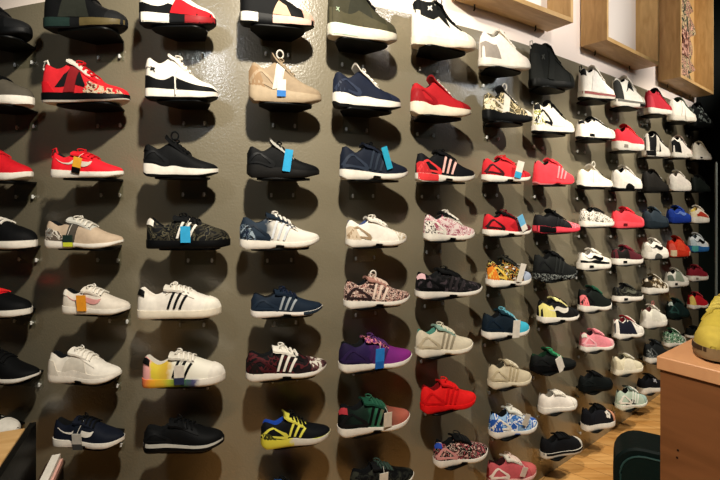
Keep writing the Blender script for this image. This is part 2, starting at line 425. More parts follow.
def make_shoe(name, style, L, HS, wf, p, root, detail):
    S = Shoe(style, L, HS, wf)
    up = p['upper']; g = lambda k, d=None: p.get(k, d)
    rough = g('rough', .68)
    U = mat(up, rough)
    S.upper(U, mat(g('lining', 'K2'), .8), root)
    S.midsole(mat(p['sole'], .5), root, f0=.14 if g('out') else 0)
    if g('out'): S.midsole(mat(g('out'), .6), root, name='outsole', f0=0, f1=.2, grow=.0006)
    tg = mat(g('tongue', up if isinstance(up, str) else 'K2'), .7)
    # tongue
    st = S.st; o = st['op']; zt = S.top(o + .03)
    rows = []
    wd = .030 * wf / .29
    ex = (g('ext', st['ext'])) * HS
    spine = [(.64, S.surf(.64, 0).z + .001), (.56, S.surf(.56, 0).z + .003), (.47, S.surf(.47, 0).z + .004), (o + .045, S.surf(o + .045, 0).z + .004), (o, zt + ex * .45), (o - .045, zt + ex)]
    th = .007
    for u, z in spine:
        x = (u - .5) * L
        rows.append([Vector((x, wd * y, z - .010 * y * y + dz)) for y, dz in ((-1, 0), (-.5, 0), (0, 0), (.5, 0), (1, 0), (1, -th), (0, -th), (-1, -th), (-1, 0))])
    mb = MB().grid(rows); n9 = 9
    mb.f.append(tuple(range(8))); mb.f.append(tuple((len(rows) - 1) * n9 + j for j in reversed(range(8))))
    mb.build('tongue', tg, root, 60)
    # laces
    if g('lace', 'same') is not None:
        lc = mat(g('lace') if g('lace') else (up if isinstance(up, str) else 'W2'), .8)
        mb = MB()
        uu = [o + .06, o + .115, o + .17, o + .225] if detail else [o + .07, o + .15, o + .22]
        for i, u in enumerate(uu):
            P = []
            for kk, (du, of) in enumerate(((-.014, .003), (-.010, .008), (.010, .008), (.014, .003))):
                P.append([S.surf(u + du + .02 * (abs(t) / .3), t, of) for t in (-.34, -.22, -.1, 0, .1, .22, .34)])
            mb.grid(P)
        if detail:
            c0 = S.surf(uu[0], 0, .01)
            for sgn in (-1, 1):
                pts = [c0 + Vector((.010 * cos(a) - .010 + .010, sgn * (.004 + .013 * (1 - cos(a)) * .6), .006 * sin(a) - .002)) for a in [k * 2 * pi / 9 for k in range(10)]]
                mb.tube(pts, .0022, 5)
        mb.build('lace', lc, root, 50)
    if g('toe'): S.patch('toe_cap', mat(g('toe'), rough), root, lambda a, b: (g('toe_u', .80) + .06 * (1 - abs(2 * b - 1)) * (1 if g('toe_r') else -1) * (1 - a) + a * (.995 - g('toe_u', .80)) - 0 * b, -1 + 2 * b), 6, 14, .0022)
    if g('mud'):
        mv = g('mud_v', .34)
        for sd in (-1, 1):
            S.patch('mudguard', mat(g('mud'), rough), root, lambda a, b: (.01 + a * .985, sd * (1 - b * mv * (1 - .35 * sin(a * pi)))), 18, 3, .002)
    if g('heel'):
        hu = g('heel_u', .2); hv = g('heel_v', .62)
        S.patch('heel_counter', mat(g('heel'), rough), root, lambda a, b: (.004 + (hu - .09 * b) * a, -(1 - b * hv)), 5, 4, .0025)
    if g('panel'):
        S.quad('side_panel', mat(g('panel'), rough), root, g('panel_q', [(.22, .02), (.62, .02), (.5, .8), (.28, .72)]), 6, 4, .0018)
    if g('panel2'):
        S.quad('toe_panel', mat(g('panel2'), rough), root, g('panel2_q', [(.54, .02), (.975, .02), (.93, .34), (.60, .42)]), 7, 4, .0026)
    if g('dangle'):
        a = S.surf(.46, -.12, .006); b = S.surf(.43, -.7, .006); c = S.midside(.44, .4, -1, .004)
        MB().tube([a, (a + b) / 2 + Vector((.004, -.003, 0)), b, c], .0028, 6).build('lace_end', mat(g('dangle'), .8), root)
    if g('eye'):
        S.quad('eyestay', mat(g('eye'), rough), root, [(o - .02, .60), (.70, .50), (.66, .82), (o + .04, .93)], 6, 3, .003)
        S.quad('eyestay', mat(g('eye'), rough), root, [(o - .02, .60), (.70, .50), (.66, .82), (o + .04, .93)], 6, 3, .003, 1)
    if g('heeltab'):
        S.patch('heel_tab', mat(g('heeltab'), rough), root, lambda a, b: (.012 + .085 * a, -(1 - (.62 + .36 * b))), 4, 3, .003)
    if g('stripes'):
        for k in range(3):
            u0 = g('str_u', .37) + k * .072
            S.quad('side_stripe', mat(g('stripes'), .5), root, [(u0, .06), (u0 + .028, .06), (u0 + .108, .66 - k * .05), (u0 + .080, .68 - k * .05)], 2, 5, .0035)
    if g('swoosh'):
        S.strip('side_logo', mat(g('swoosh'), .45), root, [(.10, .66), (.24, .46), (.38, .31), (.50, .26), (.585, .33), (.63, .52)], [.004, .02, .045, .06, .05, .004])
    if g('cage'):
        cm = mat(g('cage'), .5)
        for pts in ([(.02, .12), (.10, .55), (.17, .78)], [(.17, .78), (.27, .4), (.36, .04)], [(.02, .10), (.18, .16), (.36, .06)]):
            S.strip('heel_cage', cm, root, pts, [.035, .03, .035], n=6)
    if g('strap'):
        S.quad('strap', mat(g('strap'), rough), root, [(.30, .02), (.43, .02), (.50, .93), (.40, .93)], 3, 6, .004)
    if g('shank'):
        S.patch('shank_panel', mat(g('shank'), .5), root, lambda a, b: (.30 + a * .26, b * .95), 8, 3, .0012, lambda u, f, off: S.midside(u, f * (.5 + .5 * sin((u - .30) / .26 * pi)), -1, off + .001))
    if g('solefront'):
        S.patch('sole_panel', mat(g('solefront'), .5), root, lambda a, b: (g('sf_u', .56) + a * (.99 - g('sf_u', .56)), .12 + b * .86), 9, 3, .0012, lambda u, f, off: S.midside(u, f, -1, off))
    if g('soleheel'):
        S.patch('sole_panel', mat(g('soleheel'), .5), root, lambda a, b: (.012 + a * g('sh_u', .36), .12 + b * .86), 9, 3, .0012, lambda u, f, off: S.midside(u, f, -1, off))
    if g('soletop'):
        S.patch('sole_band', mat(g('soletop'), .5), root, lambda a, b: (.012 + a * .976, .62 + b * .36), 20, 2, .0014, lambda u, f, off: S.midside(u, f, -1, off))
    if g('torsion'):
        S.patch('torsion_bar', mat(g('torsion'), .5), root, lambda a, b: (.43 + a * .10, .0 + b * .45), 3, 2, .0012, lambda u, f, off: S.midside(u, f, -1, off))
    if g('air'):
        S.patch('air_window', mat(g('air'), .25), root, lambda a, b: (.20 + a * .13, .30 + b * .36), 4, 2, .0015, lambda u, f, off: S.midside(u, f, -1, off))
    if g('loop'):
        x = -.5 * L * .96; z = S.top(.05)
        MB().tube([(x + .004, 0, z - .03), (x - .008, 0, z - .012), (x - .006, 0, z + .012), (x + .006, 0, z + .018), (x + .012, 0, z - .002)], .0035, 6).build('pull_loop', mat(g('loop'), .7), root)
    if g('bigloop'):
        c0 = Vector(((o + .02 - .5) * L, -.006, zt + ex * .5))
        MB().tube([c0 + Vector((.012 * (1 - cos(a)), 0, .015 * sin(a) + .008)) for a in [k * 2 * pi / 14 for k in range(14)]], .003, 6, True).build('lace_loop', mat(g('bigloop'), .8), root)
    if g('emblem'):
        eu, ev, es, ec = g('emblem')
        mb = None
        em = mat(ec, .5)
        for pts in ([(eu - es, ev - es * 2.4), (eu, ev), (eu + es, ev + es * 2.6)], [(eu + es, ev - es * 2.6), (eu, ev), (eu - es * .9, ev + es * 1.5)]):
            S.strip('emblem', em, root, pts, [es * .35, es * .7, es * .35], n=5, off=.004)
    if g('petals'):
        eu, ev, es, ec = g('petals')
        em = mat(ec, .5)
        for k in range(5):
            a = k * 2 * pi / 5 + .3
            S.strip('emblem_petal', em, root, [(eu + cos(a) * es * .25, ev + sin(a) * es * .8), (eu + cos(a) * es * .6, ev + sin(a) * es * 1.9), (eu + cos(a) * es, ev + sin(a) * es * 3.2)], [es * .25, es * .8, es * .25], n=4, off=.004)
    if g('tag'):
        tc, tu, tz, tw, thh, ta = g('tag')[:6]; tw *= .82; thh *= .92
        tz *= HS
        y = -(S.w(max(.05, min(.95, tu))) * 1.12 + .006)
        R = Matrix.Rotation(radians(ta), 3, 'Y') @ Matrix.Rotation(radians(6), 3, 'X')
        cpos = Vector(((tu - .5) * L, y, tz))
        t_ = MB().box(cpos, (tw, .0022, thh), R).build('hang_tag', mat(tc, .45), root, 0)
        if len(g('tag')) > 6:
            MB().box(cpos + R @ Vector((0, -.0003, -thh * .32)), (tw * 1.0, .0024, thh * .36), R).build('tag_band', mat(g('tag')[6], .45), t_, 0)
        a = cpos + R @ Vector((0, 0, thh / 2 - .003)); b = S.surf(min(.6, tu + .03), -.2, .004)
        MB().tube([a, (a + b) / 2 + Vector((0, -.004, 0)), b], .001, 5).build('tag_string', mat('W2', .8), t_)

# ------------------------------------------------------------------ shelves
def acrylic():
    m, nt, b = new_mat('clear_acrylic')
    out = nt.nodes['Material Output']
    tr = nt.nodes.new('ShaderNodeBsdfTransparent'); tr.inputs[0].default_value = (.93, .94, .92, 1)
    gl = nt.nodes.new('ShaderNodeBsdfGlossy'); gl.inputs['Roughness'].default_value = .15
    mx = nt.nodes.new('ShaderNodeMixShader'); mx.inputs[0].default_value = .05
    nt.links.new(tr.outputs[0], mx.inputs[1]); nt.links.new(gl.outputs[0], mx.inputs[2]); nt.links.new(mx.outputs[0], out.inputs[0])
    return m
ACR = acrylic()
PLATE = mat('#070808', .45)
PIN = mat('#cfd0cc', .3)
def make_shelf(L, wf, root, depth):
    """local frame of the shoe: wall at y = depth, room at -y, top of the plate at z = 0"""
    x0, x1 = -.37 * L, .37 * L
    y1, y0 = -.115 * wf, depth - .0008
    k = .56                                            # the plate narrows towards its bracket on the wall
    pts = []
    def corner(x, y, sx, r):
        for j in range(6):
            a = radians(90 * j / 5)
            pts.append((x + sx * (-r + r * sin(a)), y + r - r * cos(a)) if sx > 0 else (x + r - r * cos(a), y + r - r * sin(a)))
    corner(x0, y1, -1, .03)
    corner(x1, y1, 1, .04)
    pts += [(x1, y1 + .06), (x1 * k, y0), (x0 * k, y0), (x0, y1 + .06)]
    MB().prism(pts, -.0075, -.0006, .001).build('plate', PLATE, root, 30)
    bp = MB().box(((x0 + x1) / 2, depth - .003, -.043), ((x1 - x0) * .56, .004, .07)).build('back_plate', ACR, root, 0)
    for sx in (-.16, .16):
        MB().tube([(sx * L, depth - .009, -.069), (sx * L, depth - .009, -.067), (sx * L, depth - .009, -.055), (sx * L, depth - .009, -.053)], [.0025, .0045, .0045, .0025], 8).tube([(sx * L, depth - .0008, -.061), (sx * L, depth - .008, -.061)], .003, 8).build('pin', PIN, bp, 40)

SHOES = []
def S(style, x0, x1, yt, ys, upper, sole, label, **k):
    k.update(style=style, x0=x0, x1=x1, yt=yt, ys=ys, upper=upper, sole=sole, label=label); SHOES.append(k)

# ---- column at the left edge of the wall (toes only in view)
S('mid', -44, 32, -2, 40, 'K', 'K', 'black blunt-toed sneaker cut by the left edge, highest row', lace='K', toe='K2', stripes=None)
S('court', -42, 34, 74, 107, '#4f4a40', 'W', 'dark grey suede sneaker with thick cream sole cut by the left edge', lace='K', tongue='K')
S('roshe', -43, 33, 145, 181, 'R', 'W', 'plain red low sneaker with white sole cut by the left edge', lace='R')
S('court', -40, 37, 214, 249, 'K', 'W', 'black low sneaker with white sole and white laces at the left edge', lace='W', swoosh='W', toe='K')
S('court', -45, 32, 285, 317, 'K', 'W', 'black low sneaker with bright red laces at the left edge', lace='#e02a2a', tongue='R')
S('runner', -37, 40, 347, 384, 'K', 'W', 'black knit runner with upturned white sole at the left edge', lace='K')
S('airmax', -54, 20, 404, 440, ('mix', ['K', 'K', 'W2', 'K2'], 30), 'W', 'black sneaker with white laces and toe behind the wooden table', lace='W', toe='W', toe_u=.82)
# ---- second column
S('mid', 45, 127, -14, 31, 'K', 'K2', 'black mid-top with dark teal heel and dull gold toe band', lace='K', soleheel='#1c2c28', solefront='#554a2e', sf_u=.5, toe='K2', panel='#23251f', toe_r=1)
S('mid', 43, 129, 61, 104, '#c3242b', 'K', 'red mid-top with black side window and speckled toe wing', lace='#b8141c', eye='R', panel='K2', panel_q=[(.20, .18), (.58, .16), (.48, .56), (.30, .60)], strap='#7c1a1e', panel2=('mix', ['R', 'TN', 'CR2', '#5a2a20'], 70), loop='W2', tongue='W2', out='W', heel='R', heel_v=.3)
S('roshe', 52, 123, 150, 178, 'R2', 'W', 'red low sneaker with yellow and black hang tag on white sole', lace='R', swoosh='W2', tag=('#e0a534', .44, .2, .036, .062, 14, 'K'), loop='R')
S('runner', 46, 123, 215, 249, '#b39f88', 'W', 'beige runner with striped grey heel strap and dark tag', lace='W2', heel=('mix', ['#5a5046', 'W2', '#5a5046', 'GY'], 40), heel_u=.3, heel_v=.6, strap='#4c463e', tag=('#20302a', .37, .11, .042, .045, 0, 'LM'), tongue='LG')
S('roshe', 64, 129, 287, 316, '#cfc6b8', 'W', 'pale cream runner with pink heel swoosh and orange tag', lace='W', swoosh='#c98f8a', lining='K', tag=('#e2962a', .36, .20, .040, .062, 0), heeltab='W')
S('runner', 49, 121, 345, 386, 'W', 'W', 'all white sneaker with heavy ribbed sole, between pale runner and black one', lace='W', eye='W', heel='W2', mud='W', mud_v=.25, torsion='K', panel='W2')
S('roshe', 54, 124, 414, 451, '#0f1420', 'W', 'navy-black slip runner with white clip-like grey tag, lowest row', lace='K', strap='#101722', swoosh='W', solefront='W', tag=('LG', .42, .12, .040, .065, 0, 'DG'), torsion='K', soleheel='W')
# ---- third column
S('mid', 140, 216, -20, 28, 'W', 'K2', 'white, black and red mid-top in the highest row by the bright glare', lace='W', mud='K', mud_v=.24, panel2='R', panel2_q=[(.42, .02), (.985, .02), (.95, .34), (.52, .40)], solefront='#8a2024', sf_u=.62, soleheel='W', sh_u=.40, out='K')
S('mid', 146, 218, 56, 101, 'W', 'W', 'white high-cut sneaker with wavy black mudguard and dangling lace', lace='W', mud='K', mud_v=.36, dangle='W', heeltab='W', out='K', tongue='W', panel='W', emblem=(.12, .62, .03, 'K'))
S('tubular', 144, 218, 134, 177, 'K', 'W', 'black low runner with thin white sole, above the camouflage sneaker', lace='K', cage='K2', heeltab='K', bigloop='K', out='K2')
S('court', 147, 230, 213, 249, ('mix', ['K', '#2e2b20', 'K', '#4a4636', 'K2'], 26), 'K', 'black camouflage low-top with white stripes and light blue tag', lace='K', stripes='W', heeltab='W', lining='K', tag=('SB', .49, .19, .040, .062, 0))
S('court', 138, 221, 282, 320, 'W', '#d9cfbb', 'white shell-toe sneaker with three black side stripes', lace='W', stripes='K', heeltab='K', lining='W', tongue='W2', toe='#e2dccd', toe_r=1, eye='W')
S('court', 143, 225, 349, 389, ('grad', [(0, '#d9a0a0'), (.10, '#e0a09a'), (.16, '#cdbb3a'), (.30, '#c9a53a'), (.42, '#dfdccb'), (1, 'W')]), ('grad', [(0, '#dd5a50'), (.16, '#e0a030'), (.34, '#a8b03a'), (.5, '#3a6a3a'), (.64, '#4a4a70'), (.72, 'W'), (1, 'W')]), 'white shell-toe sneaker with rainbow splashed heel and sole', lace='W', stripes='K', heeltab='K', lining='W2', tongue='W2', toe='W', toe_r=1, tag=('W', .47, .18, .040, .075, 0, '#2a3350'))
S('airmax', 144, 224, 415, 455, 'K', 'K', 'black runner with thin grey sole line, lowest in the shell-toe column', lace='K', soletop='LG', out='K2', cage='K2', torsion='K', eye='K2')
# ---- fourth column
S('mid', 240, 314, -16, 28, 'K', 'K', 'black mid-top with tan and pink toe panels in the highest row', lace='K', solefront='#d6b0a0', sf_u=.42, soleheel='W', sh_u=.22, panel='#cfa98a', panel_q=[(.42, .02), (.66, .02), (.6, .3), (.5, .34)], toe='#c9a08c', toe_u=.84, swoosh=None, tongue='W2')
S('tubular', 249, 321, 55, 104, '#94826a', '#a8967c', 'beige sock runner with tall looped tongue and white tag', lace='#94826a', cage='#a08c72', heel='#8f7456', heel_v=.8, strap='W2', bigloop='W2', tag=('W', .42, .15, .038, .065, 0, '#3a78c0'))
S('tubular', 247, 319, 137, 178, 'K', '#161514', 'all black runner with light blue tag below the beige runner', lace='K', cage='K2', tongue='LG', tag=('SB', .53, .24, .034, .085, 8))
S('runner', 240, 319, 210, 249, ('grad', [(0, '#1b2632'), (.30, '#26323f'), (.46, 'W'), (1, 'W')]), 'W', 'white-toed runner with dark marbled navy heel and white stripes', lace='W', heel=('mix', ['NV', '#5a6a78', 'K2', '#8a98a2'], 45), cage='#1a2430', stripes='#c9cdd0', torsion='K', tongue='#1b2632', eye=('mix', ['NV', 'W', 'K2'], 50))
S('runner', 251, 322, 286, 318, '#14202e', '#e2dbd2', 'dark navy runner with three grey stripes and white sole', lace='NV', stripes='#8d9499', cage='#1c2836', torsion='K', solefront='#26303b', sf_u=.7)
S('runner', 246, 326, 342, 381, ('mix', ['#1a1012', 'K', '#4a1a1e', 'K', '#1a1012'], 22), 'W', 'black and maroon patterned runner with white slashes and white sole', lace='W', stripes='W', cage='#3a1216', torsion='K', eye='K', heel='#16100f', heel_v=.5, toe=('mix', ['#3a2426', '#5c3a3a', 'W2'], 40), tongue='W', str_u=.36)
S('tubular', 261, 330, 409, 449, '#0c0e12', ('grad', [(0, '#cfc43a'), (.42, '#d2c84a'), (.46, 'W2'), (.66, 'W2'), (.72, '#bfc03c'), (1, 'W2')]), 'black runner with lime yellow stripes, heel cage and sole', lace='K', stripes='#d8d254', cage='#d0c84c', heel='#3a3a18', heel_v=.3, solefront='W2', sf_u=.45, tongue='#d8d254', lining='BL')
S('runner', 252, 322, 476, 516, 'K', 'W', 'black sneaker whose blue collar barely shows at the bottom edge', lace='K', tongue='#1f4f98')
# ---- fifth column
S('mid', 328, 396, -20, 42, '#343224', '#cfc9b8', 'olive drab mid-top with mint and cream sole in the highest row', lace='K', panel='#2a2a20', soleheel='MT', mud='#44402e', tongue='K', toe='#3b3829', emblem=(.1, .3, .02, '#8a9a80'))
S('tubular', 333, 400, 66, 110, '#161c2c', 'W', 'navy runner with white mark on its laces and chunky white sole', lace='W', cage='#2a3244', tongue='W2', heel='#161c2c', out='K2', toe='#1d2336')
S('runner', 340, 407, 142, 180, '#151b28', 'W', 'dark navy runner with hanging teal tag and white sole', lace='K', cage='#2a3240', stripes='#28303c', torsion='K', tag=('#2f9fc0', .60, .25, .030, .095, -20))
S('runner', 346, 406, 214, 247, '#e4ded2', 'W', 'white runner with tan heel cage below the navy tagged runner', lace='W', cage='#9a8468', heel='#cbb9a0', torsion='K2', toe=('mix', ['W', 'CR2', 'W', 'TN'], 60), lining='#3a4a78')
S('runner', 344, 409, 273, 308, ('mix', ['#3a2a28', '#c9a596', '#6a3c38', '#d8c4b4', '#4a302c'], 60), 'W', 'pink and brown floral runner with white lace loop', lace='#c9b0a0', cage='#2c2020', bigloop='W', torsion='K', tongue='#a87c70', stripes='#dcc6b6')
S('runner', 339, 411, 332, 371, ('grad', [(0, '#1d1530'), (.35, '#2a1c48'), (.6, '#6a2470'), (1, '#8a2c80')]), 'W', 'purple runner with bright blue tag', lace='#4a2a5c', cage='#281c40', stripes='#3a2450', torsion='K', tongue=('mix', ['PU', 'PK', 'K'], 60), tag=('#2a7fd0', .48, .16, .044, .085, 0, '#1f60b0'))
S('runner', 338, 409, 393, 435, ('grad', [(0, 'K'), (.36, '#14281f'), (.5, '#2c6a4e'), (.66, '#7a4a3c'), (.85, '#a85a48'), (1, '#b8685a')]), 'W', 'black runner with green midfoot, salmon toe and pale tag', lace='#2a5a44', cage='K2', stripes='K', heeltab='#a8343c', torsion='K', tag=('#d8ccba', .60, .18, .040, .062, 0), tongue='#1c4a38')
S('runner', 350, 413, 458, 494, ('mix', ['K', '#20221e', 'K', '#2c2e26'], 30), 'W', 'black runner with small white tag at the bottom edge', lace='#34453c', torsion='K', tag=('W', .45, .22, .044, .06, 0))
# ---- sixth column
S('high', 412, 475, 6, 50, '#e2d9c8', '#dfd3be', 'white high-top with black collar and small white emblem', lace='K', panel='#131313', panel_q=[(.02, .50), (.52, .30), (.36, .985), (.03, .985)], lining='K', tongue='K', emblem=(.22, .74, .032, 'W'), bigloop='K', eye='K', heeltab='K', toe='#e2d9c8')
S('tubular', 411, 470, 77, 117, '#a51c22', '#ded2bc', 'deep red sock runner with chunky cream sole', lace='W2', cage='#8c161c', heel='#8c161c', tongue='#8c161c', toe='#8a161c')
S('runner', 416, 474, 149, 182, '#101114', 'W', 'black runner with red heel cage and pink-white stripes', lace='K', cage='#d83a3c', heel='#b82a2e', heel_v=.5, stripes='#e6b6ac', torsion='K', soleheel='#d83a3c', sh_u=.3)
S('runner', 424, 474, 209, 241, ('mix', ['#d8c8c4', '#b8707c', '#e2d6d0', '#9a5866'], 60), 'W', 'white runner with pink mosaic print', lace='W', cage='W', heel=('mix', ['W', '#3a3034', 'W'], 60), torsion='K', eye='W2', tongue='K2')
S('runner', 416, 481, 265, 298, ('mix', ['K', '#1c1a1c', 'K', '#3c3438'], 40), 'W', 'black runner with pale pink heel patch and white sole', lace='K', heeltab='#d8b0b4', cage='K', stripes='#2a2628', torsion='K', str_u=.42)
S('runner', 416, 472, 321, 357, '#c9bfa8', '#ddd6c6', 'cream runner with three thin grey stripes, above the all red one', lace='#d0c6b0', cage='#b4a88e', stripes='#8f8672', lining='#4f8a7a', torsion='#a89c84', tongue='#8aa89a')
S('runner', 421, 475, 376, 413, '#d81c1c', '#d0181a', 'all red runner, sole included', lace='#d81c1c', cage='#c41418', stripes='#c41418', tongue='#c8181a', lining='#7a0c10', torsion='#b01014')
S('runner', 434, 487, 430, 467, ('mix', ['K', 'K', '#d8bcae', 'K', 'K', '#15200f', '#b85a64', 'K', 'K2', '#c9a094'], 46), 'W', 'black floral runner with blue heel collar, below the all red runner', lace='#1a1a1a', heeltab='#2a4aa8', torsion='K', cage='#c98c88', tongue='K')
# ---- seventh column
S('mid', 479, 530, 33, 70, '#e2d9cd', 'W', 'white mid-top with grey heel panel, between white high-top and black boot', lace='W', heel='#8f877e', heel_u=.34, heel_v=.55, swoosh=None, tongue='W', out='W2')
S('tubular', 483, 532, 87, 123, ('mix', ['#7a6c4c', '#2e2c22', '#c9b890', '#4a4636'], 34), 'K', 'camouflage tan sneaker with white strap on black sole', lace='W2', strap='W', heel=('mix', ['#d0c29a', '#6a6044', '#e0d8b8'], 50), toe='W2', bigloop='W2', out='K', cage='#d8d0bc')
S('runner', 482, 530, 155, 182, '#c42830', 'W', 'red runner with maroon heel cage and blue-white tag, above its red twin', lace='R', cage='#3a1216', torsion='K', tag=('W', .62, .20, .044, .085, 12, '#3a9fc8'), toe='#b0222a')
S('runner', 483, 531, 209, 236, '#b81f28', 'W', 'red runner with dark maroon toe and slanted blue tag', lace='#5a1418', cage='#2a1012', torsion='K', toe='#4c161c', toe_u=.62, tag=('#6ab0d8', .66, .22, .040, .085, -28, 'W'), tongue='K')
S('runner', 486, 531, 254, 287, ('mix', ['K', 'K', '#d8c46a', 'K', 'K2', '#c87a28', 'K', 'K2', 'W2'], 44), 'W', 'orange, black and yellow collage runner with grey-blue toe and white tag', lace='K', heel='#d07626', torsion='K', tongue='#2a2a24', toe='#98a2b4', toe_u=.72, tag=('W', .62, .2, .036, .095, 14), cage='#d8b44c')
S('runner', 482, 529, 306, 339, '#0e1a24', 'W', 'dark navy runner with turquoise toe and white tag', lace='#5fa0b0', cage='#101c28', toe='#3aa6c0', toe_u=.66, torsion='K', tag=('W', .58, .14, .046, .09, 0), tongue='#16303a')
S('runner', 489, 530, 356, 389, '#bdb196', '#cdc3ab', 'cream tan runner below the turquoise-toed one', lace='#cfc5ae', cage='#ac9f82', stripes='#a89a7c', tongue='#9a8e74', lining='#3a352a', torsion='#8a7e64')
S('runner', 489, 537, 403, 438, ('mix', ['#2a58a8', '#d8dce0', '#3a70b8', '#8fb0d0'], 26), 'W', 'royal blue and white runner', lace='W', cage='W', heel='#2550a0', torsion='#2a58a8', tag=('W2', .62, .26, .036, .06, 20), tongue='#c9ccc4', eye='#cfd4d4')
S('runner', 487, 536, 451, 486, '#b8545a', '#d8b0a8', 'dusty red runner with cream heel cage at the bottom edge', lace='#e0c8bc', cage='#e2d0c4', toe='#c4605e', torsion='#8a3a3c', tag=('#d8c4b8', .6, .2, .036, .05, 20), tongue='W2', lining='#3a1a1c')
# ---- eighth column
S('boot', 529, 574, 46, 89, '#121412', '#101110', 'black padded boot-like high-top under the wooden frames', lace='K', heel='#1a1c1a', strap='#181a18', loop='LG', toe='#161816', eye='#1c1e1c', emblem=(.2, .55, .03, '#3a3c38'))
S('mid', 532, 574, 101, 134, '#e0d8c0', 'W', 'white mid-top with black collar and tongue, under the black boot', lace='K', tongue='K', heeltab='K2', panel='W', eye='K', lining='K', out='K', heel=('mix', ['W', '#9a9c50', 'W'], 40), cage='K')
S('runner', 533, 574, 157, 185, '#e23c46', '#e23c46', 'coral red sneaker with dark collar hole and red sole', lace='#e23c46', lining='K', stripes='#e88a8e', torsion='#c02834', out='#e88a8e', str_u=.46)
S('tubular', 533, 580, 207, 233, '#121214', '#d8404e', 'black runner with coral red toe and sole slashes', lace='K', toe=('mix', ['#e24654', '#e88a90', '#d83848'], 70), toe_u=.70, soleheel='K', sh_u=.36, tongue='K', stripes='#1c1c1e')
S('runner', 533, 577, 248, 281, '#141615', ('mix', ['K', '#7c807c', 'K', 'K2'], 70), 'all black runner with grey flecked sole, below coral-toed runner', lace='K', cage='K2', stripes='#222423', tongue='K')
S('runner', 537, 579, 294, 323, '#121212', 'W', 'black runner with pale yellow heel', lace='K', heel='#d2c878', heel_u=.34, heel_v=.85, tongue='#dcd490', torsion='K', swoosh='W2', toe='K2', soleheel='W')
S('tubular', 530, 576, 346, 373, '#0e1110', 'K', 'black runner with green laces and white tag', lace='#2f8a5a', tag=('W', .50, .2, .05, .09, -26), cage='K2', tongue='#164a30', lining='#14301f')
S('roshe', 538, 577, 387, 414, '#ddd5ca', 'W', 'plain white low sneaker above the black white-rimmed one', lace='W', lining='#8a8478', tongue='W2', toe='W')
S('court', 540, 582, 430, 458, '#0f1013', '#cfc8ba', 'black canvas sneaker with white toe rim near the floor', lace='K', toe='W2', toe_u=.90, soletop='K2', tongue='K')
# ---- ninth column
S('mid', 578, 615, 67, 101, '#e0dbd2', 'W2', 'white mid-top with black heel loop under the second frame', lace='W', loop='K', heeltab='K', soletop='#8a4a48', panel='#d2cfca', out='K', tongue='W')
S('airmax', 576, 615, 117, 140, '#ddd7cc', 'W', 'white cushioned runner with black collar and lace cage', lace='W', eye='K', heeltab='K', air='K', tongue='K', panel='W', lining='K', toe='W', out='K')
S('tubular', 577, 613, 163, 188, '#ddd5c0', 'W', 'cream white slip runner with tall lace loop and dark thread', lace='K', bigloop='W2', tongue='W2', lining='#9a8c70', strap='W', out='K2')
S('roshe', 579, 614, 206, 227, ('mix', ['#cfc9be', '#7d776c', '#ded8cc', '#5c574e'], 50), 'W', 'snakeskin print grey runner with black laces and white sole', lace='K', tongue='K2', lining='K')
S('airmax', 577, 611, 246, 270, '#ddd7cb', 'W', 'white cushioned runner with black mudguard band', lace='W', mud='K', mud_v=.24, swoosh='K', air='K2', tongue='W', toe='#d4cec2', lining='#8a857c')
S('runner', 578, 611, 283, 312, '#131815', 'W', 'black runner with coral pink heel and green lace', lace='#1c5a40', heel='#e0767a', heel_v=.6, tongue='#16382a', cage='K2', air=None)
S('runner', 579, 614, 326, 352, '#d8818a', 'W', 'pink runner with white sole and toe', lace='#e6a0a6', lining='#2a1418', heeltab='W2', solefront='W', cage='#e2a6ac', toe='#dca0a2', tongue='#c46a74', tag=None)
S('airmax', 579, 612, 368, 393, '#0b0f0f', '#0c0f0f', 'solid black runner below the pink runner', lace='K', cage='#141818', tongue='K')
S('court', 582, 614, 401, 431, '#14151a', 'W', 'black sneaker with white flower mark and tan toe', lace='K', toe='#c98e70', toe_u=.83, petals=(.64, .42, .07, 'W'), heel='#101116', tongue='K', panel='#17181d')
# ---- tenth column
S('mid', 611, 645, 77, 108, '#e2ded4', 'W', 'white mid-top with black triangle window and dark heel', lace='W', panel='K2', panel_q=[(.30, .34), (.52, .34), (.48, .66), (.42, .66)], heel='#2c2c2a', heel_u=.22, heel_v=.9, tongue='W', emblem=None, lining='K', soletop='#6c6a64', solefront='K2', sf_u=.66, toe='W2')
S('airmax', 612, 644, 124, 151, '#dc3340', 'W', 'coral red cushioned runner with white sole', lace='#c82c50', air='#8a8078', tongue='R', lining='#5a1018', eye='#d84a40', heel='#d8303c', toe='#e04850')
S('airmax', 611, 642, 164, 190, '#e4dfd6', 'W', 'white runner with black arch under midfoot, right of the cream slip runner', lace='W', shank='K', swoosh=None, tongue='W2', heel='W', lining='K', eye='W2', out='K')
S('airmax', 611, 644, 205, 228, '#e23a44', '#e04a54', 'all coral red cushioned sneaker, sole included', lace='#e23a44', air='#5a1a1e', tongue='#d02a36', heel='#e2404a', lining='#8a1c24', toe='#e6565c')
S('airmax', 611, 643, 243, 265, '#4c1c22', 'W', 'burgundy runner with black heel and white sole', lace='#7a3038', heel='#14120f', heel_u=.44, heel_v=.9, air='K2', tongue='#6a1c28')
S('airmax', 612, 643, 281, 302, ('mix', ['#15150f', 'K', '#3c3c30', 'K'], 40), 'W', 'mottled black cushioned runner with white sole', lace='#4a4a40', air='K2', tongue='K', swoosh='#55564a')
S('runner', 612, 644, 313, 339, '#dcd6cc', 'W', 'white-toed runner with dark navy heel and red collar', lace='W', heel='#181a26', heel_u=.46, heel_v=.95, tongue='#8a2028', lining='#6a1820', eye='W', panel='#1b1d2a', panel_q=[(.3, .02), (.62, .02), (.5, .5), (.34, .8)], toe='W')
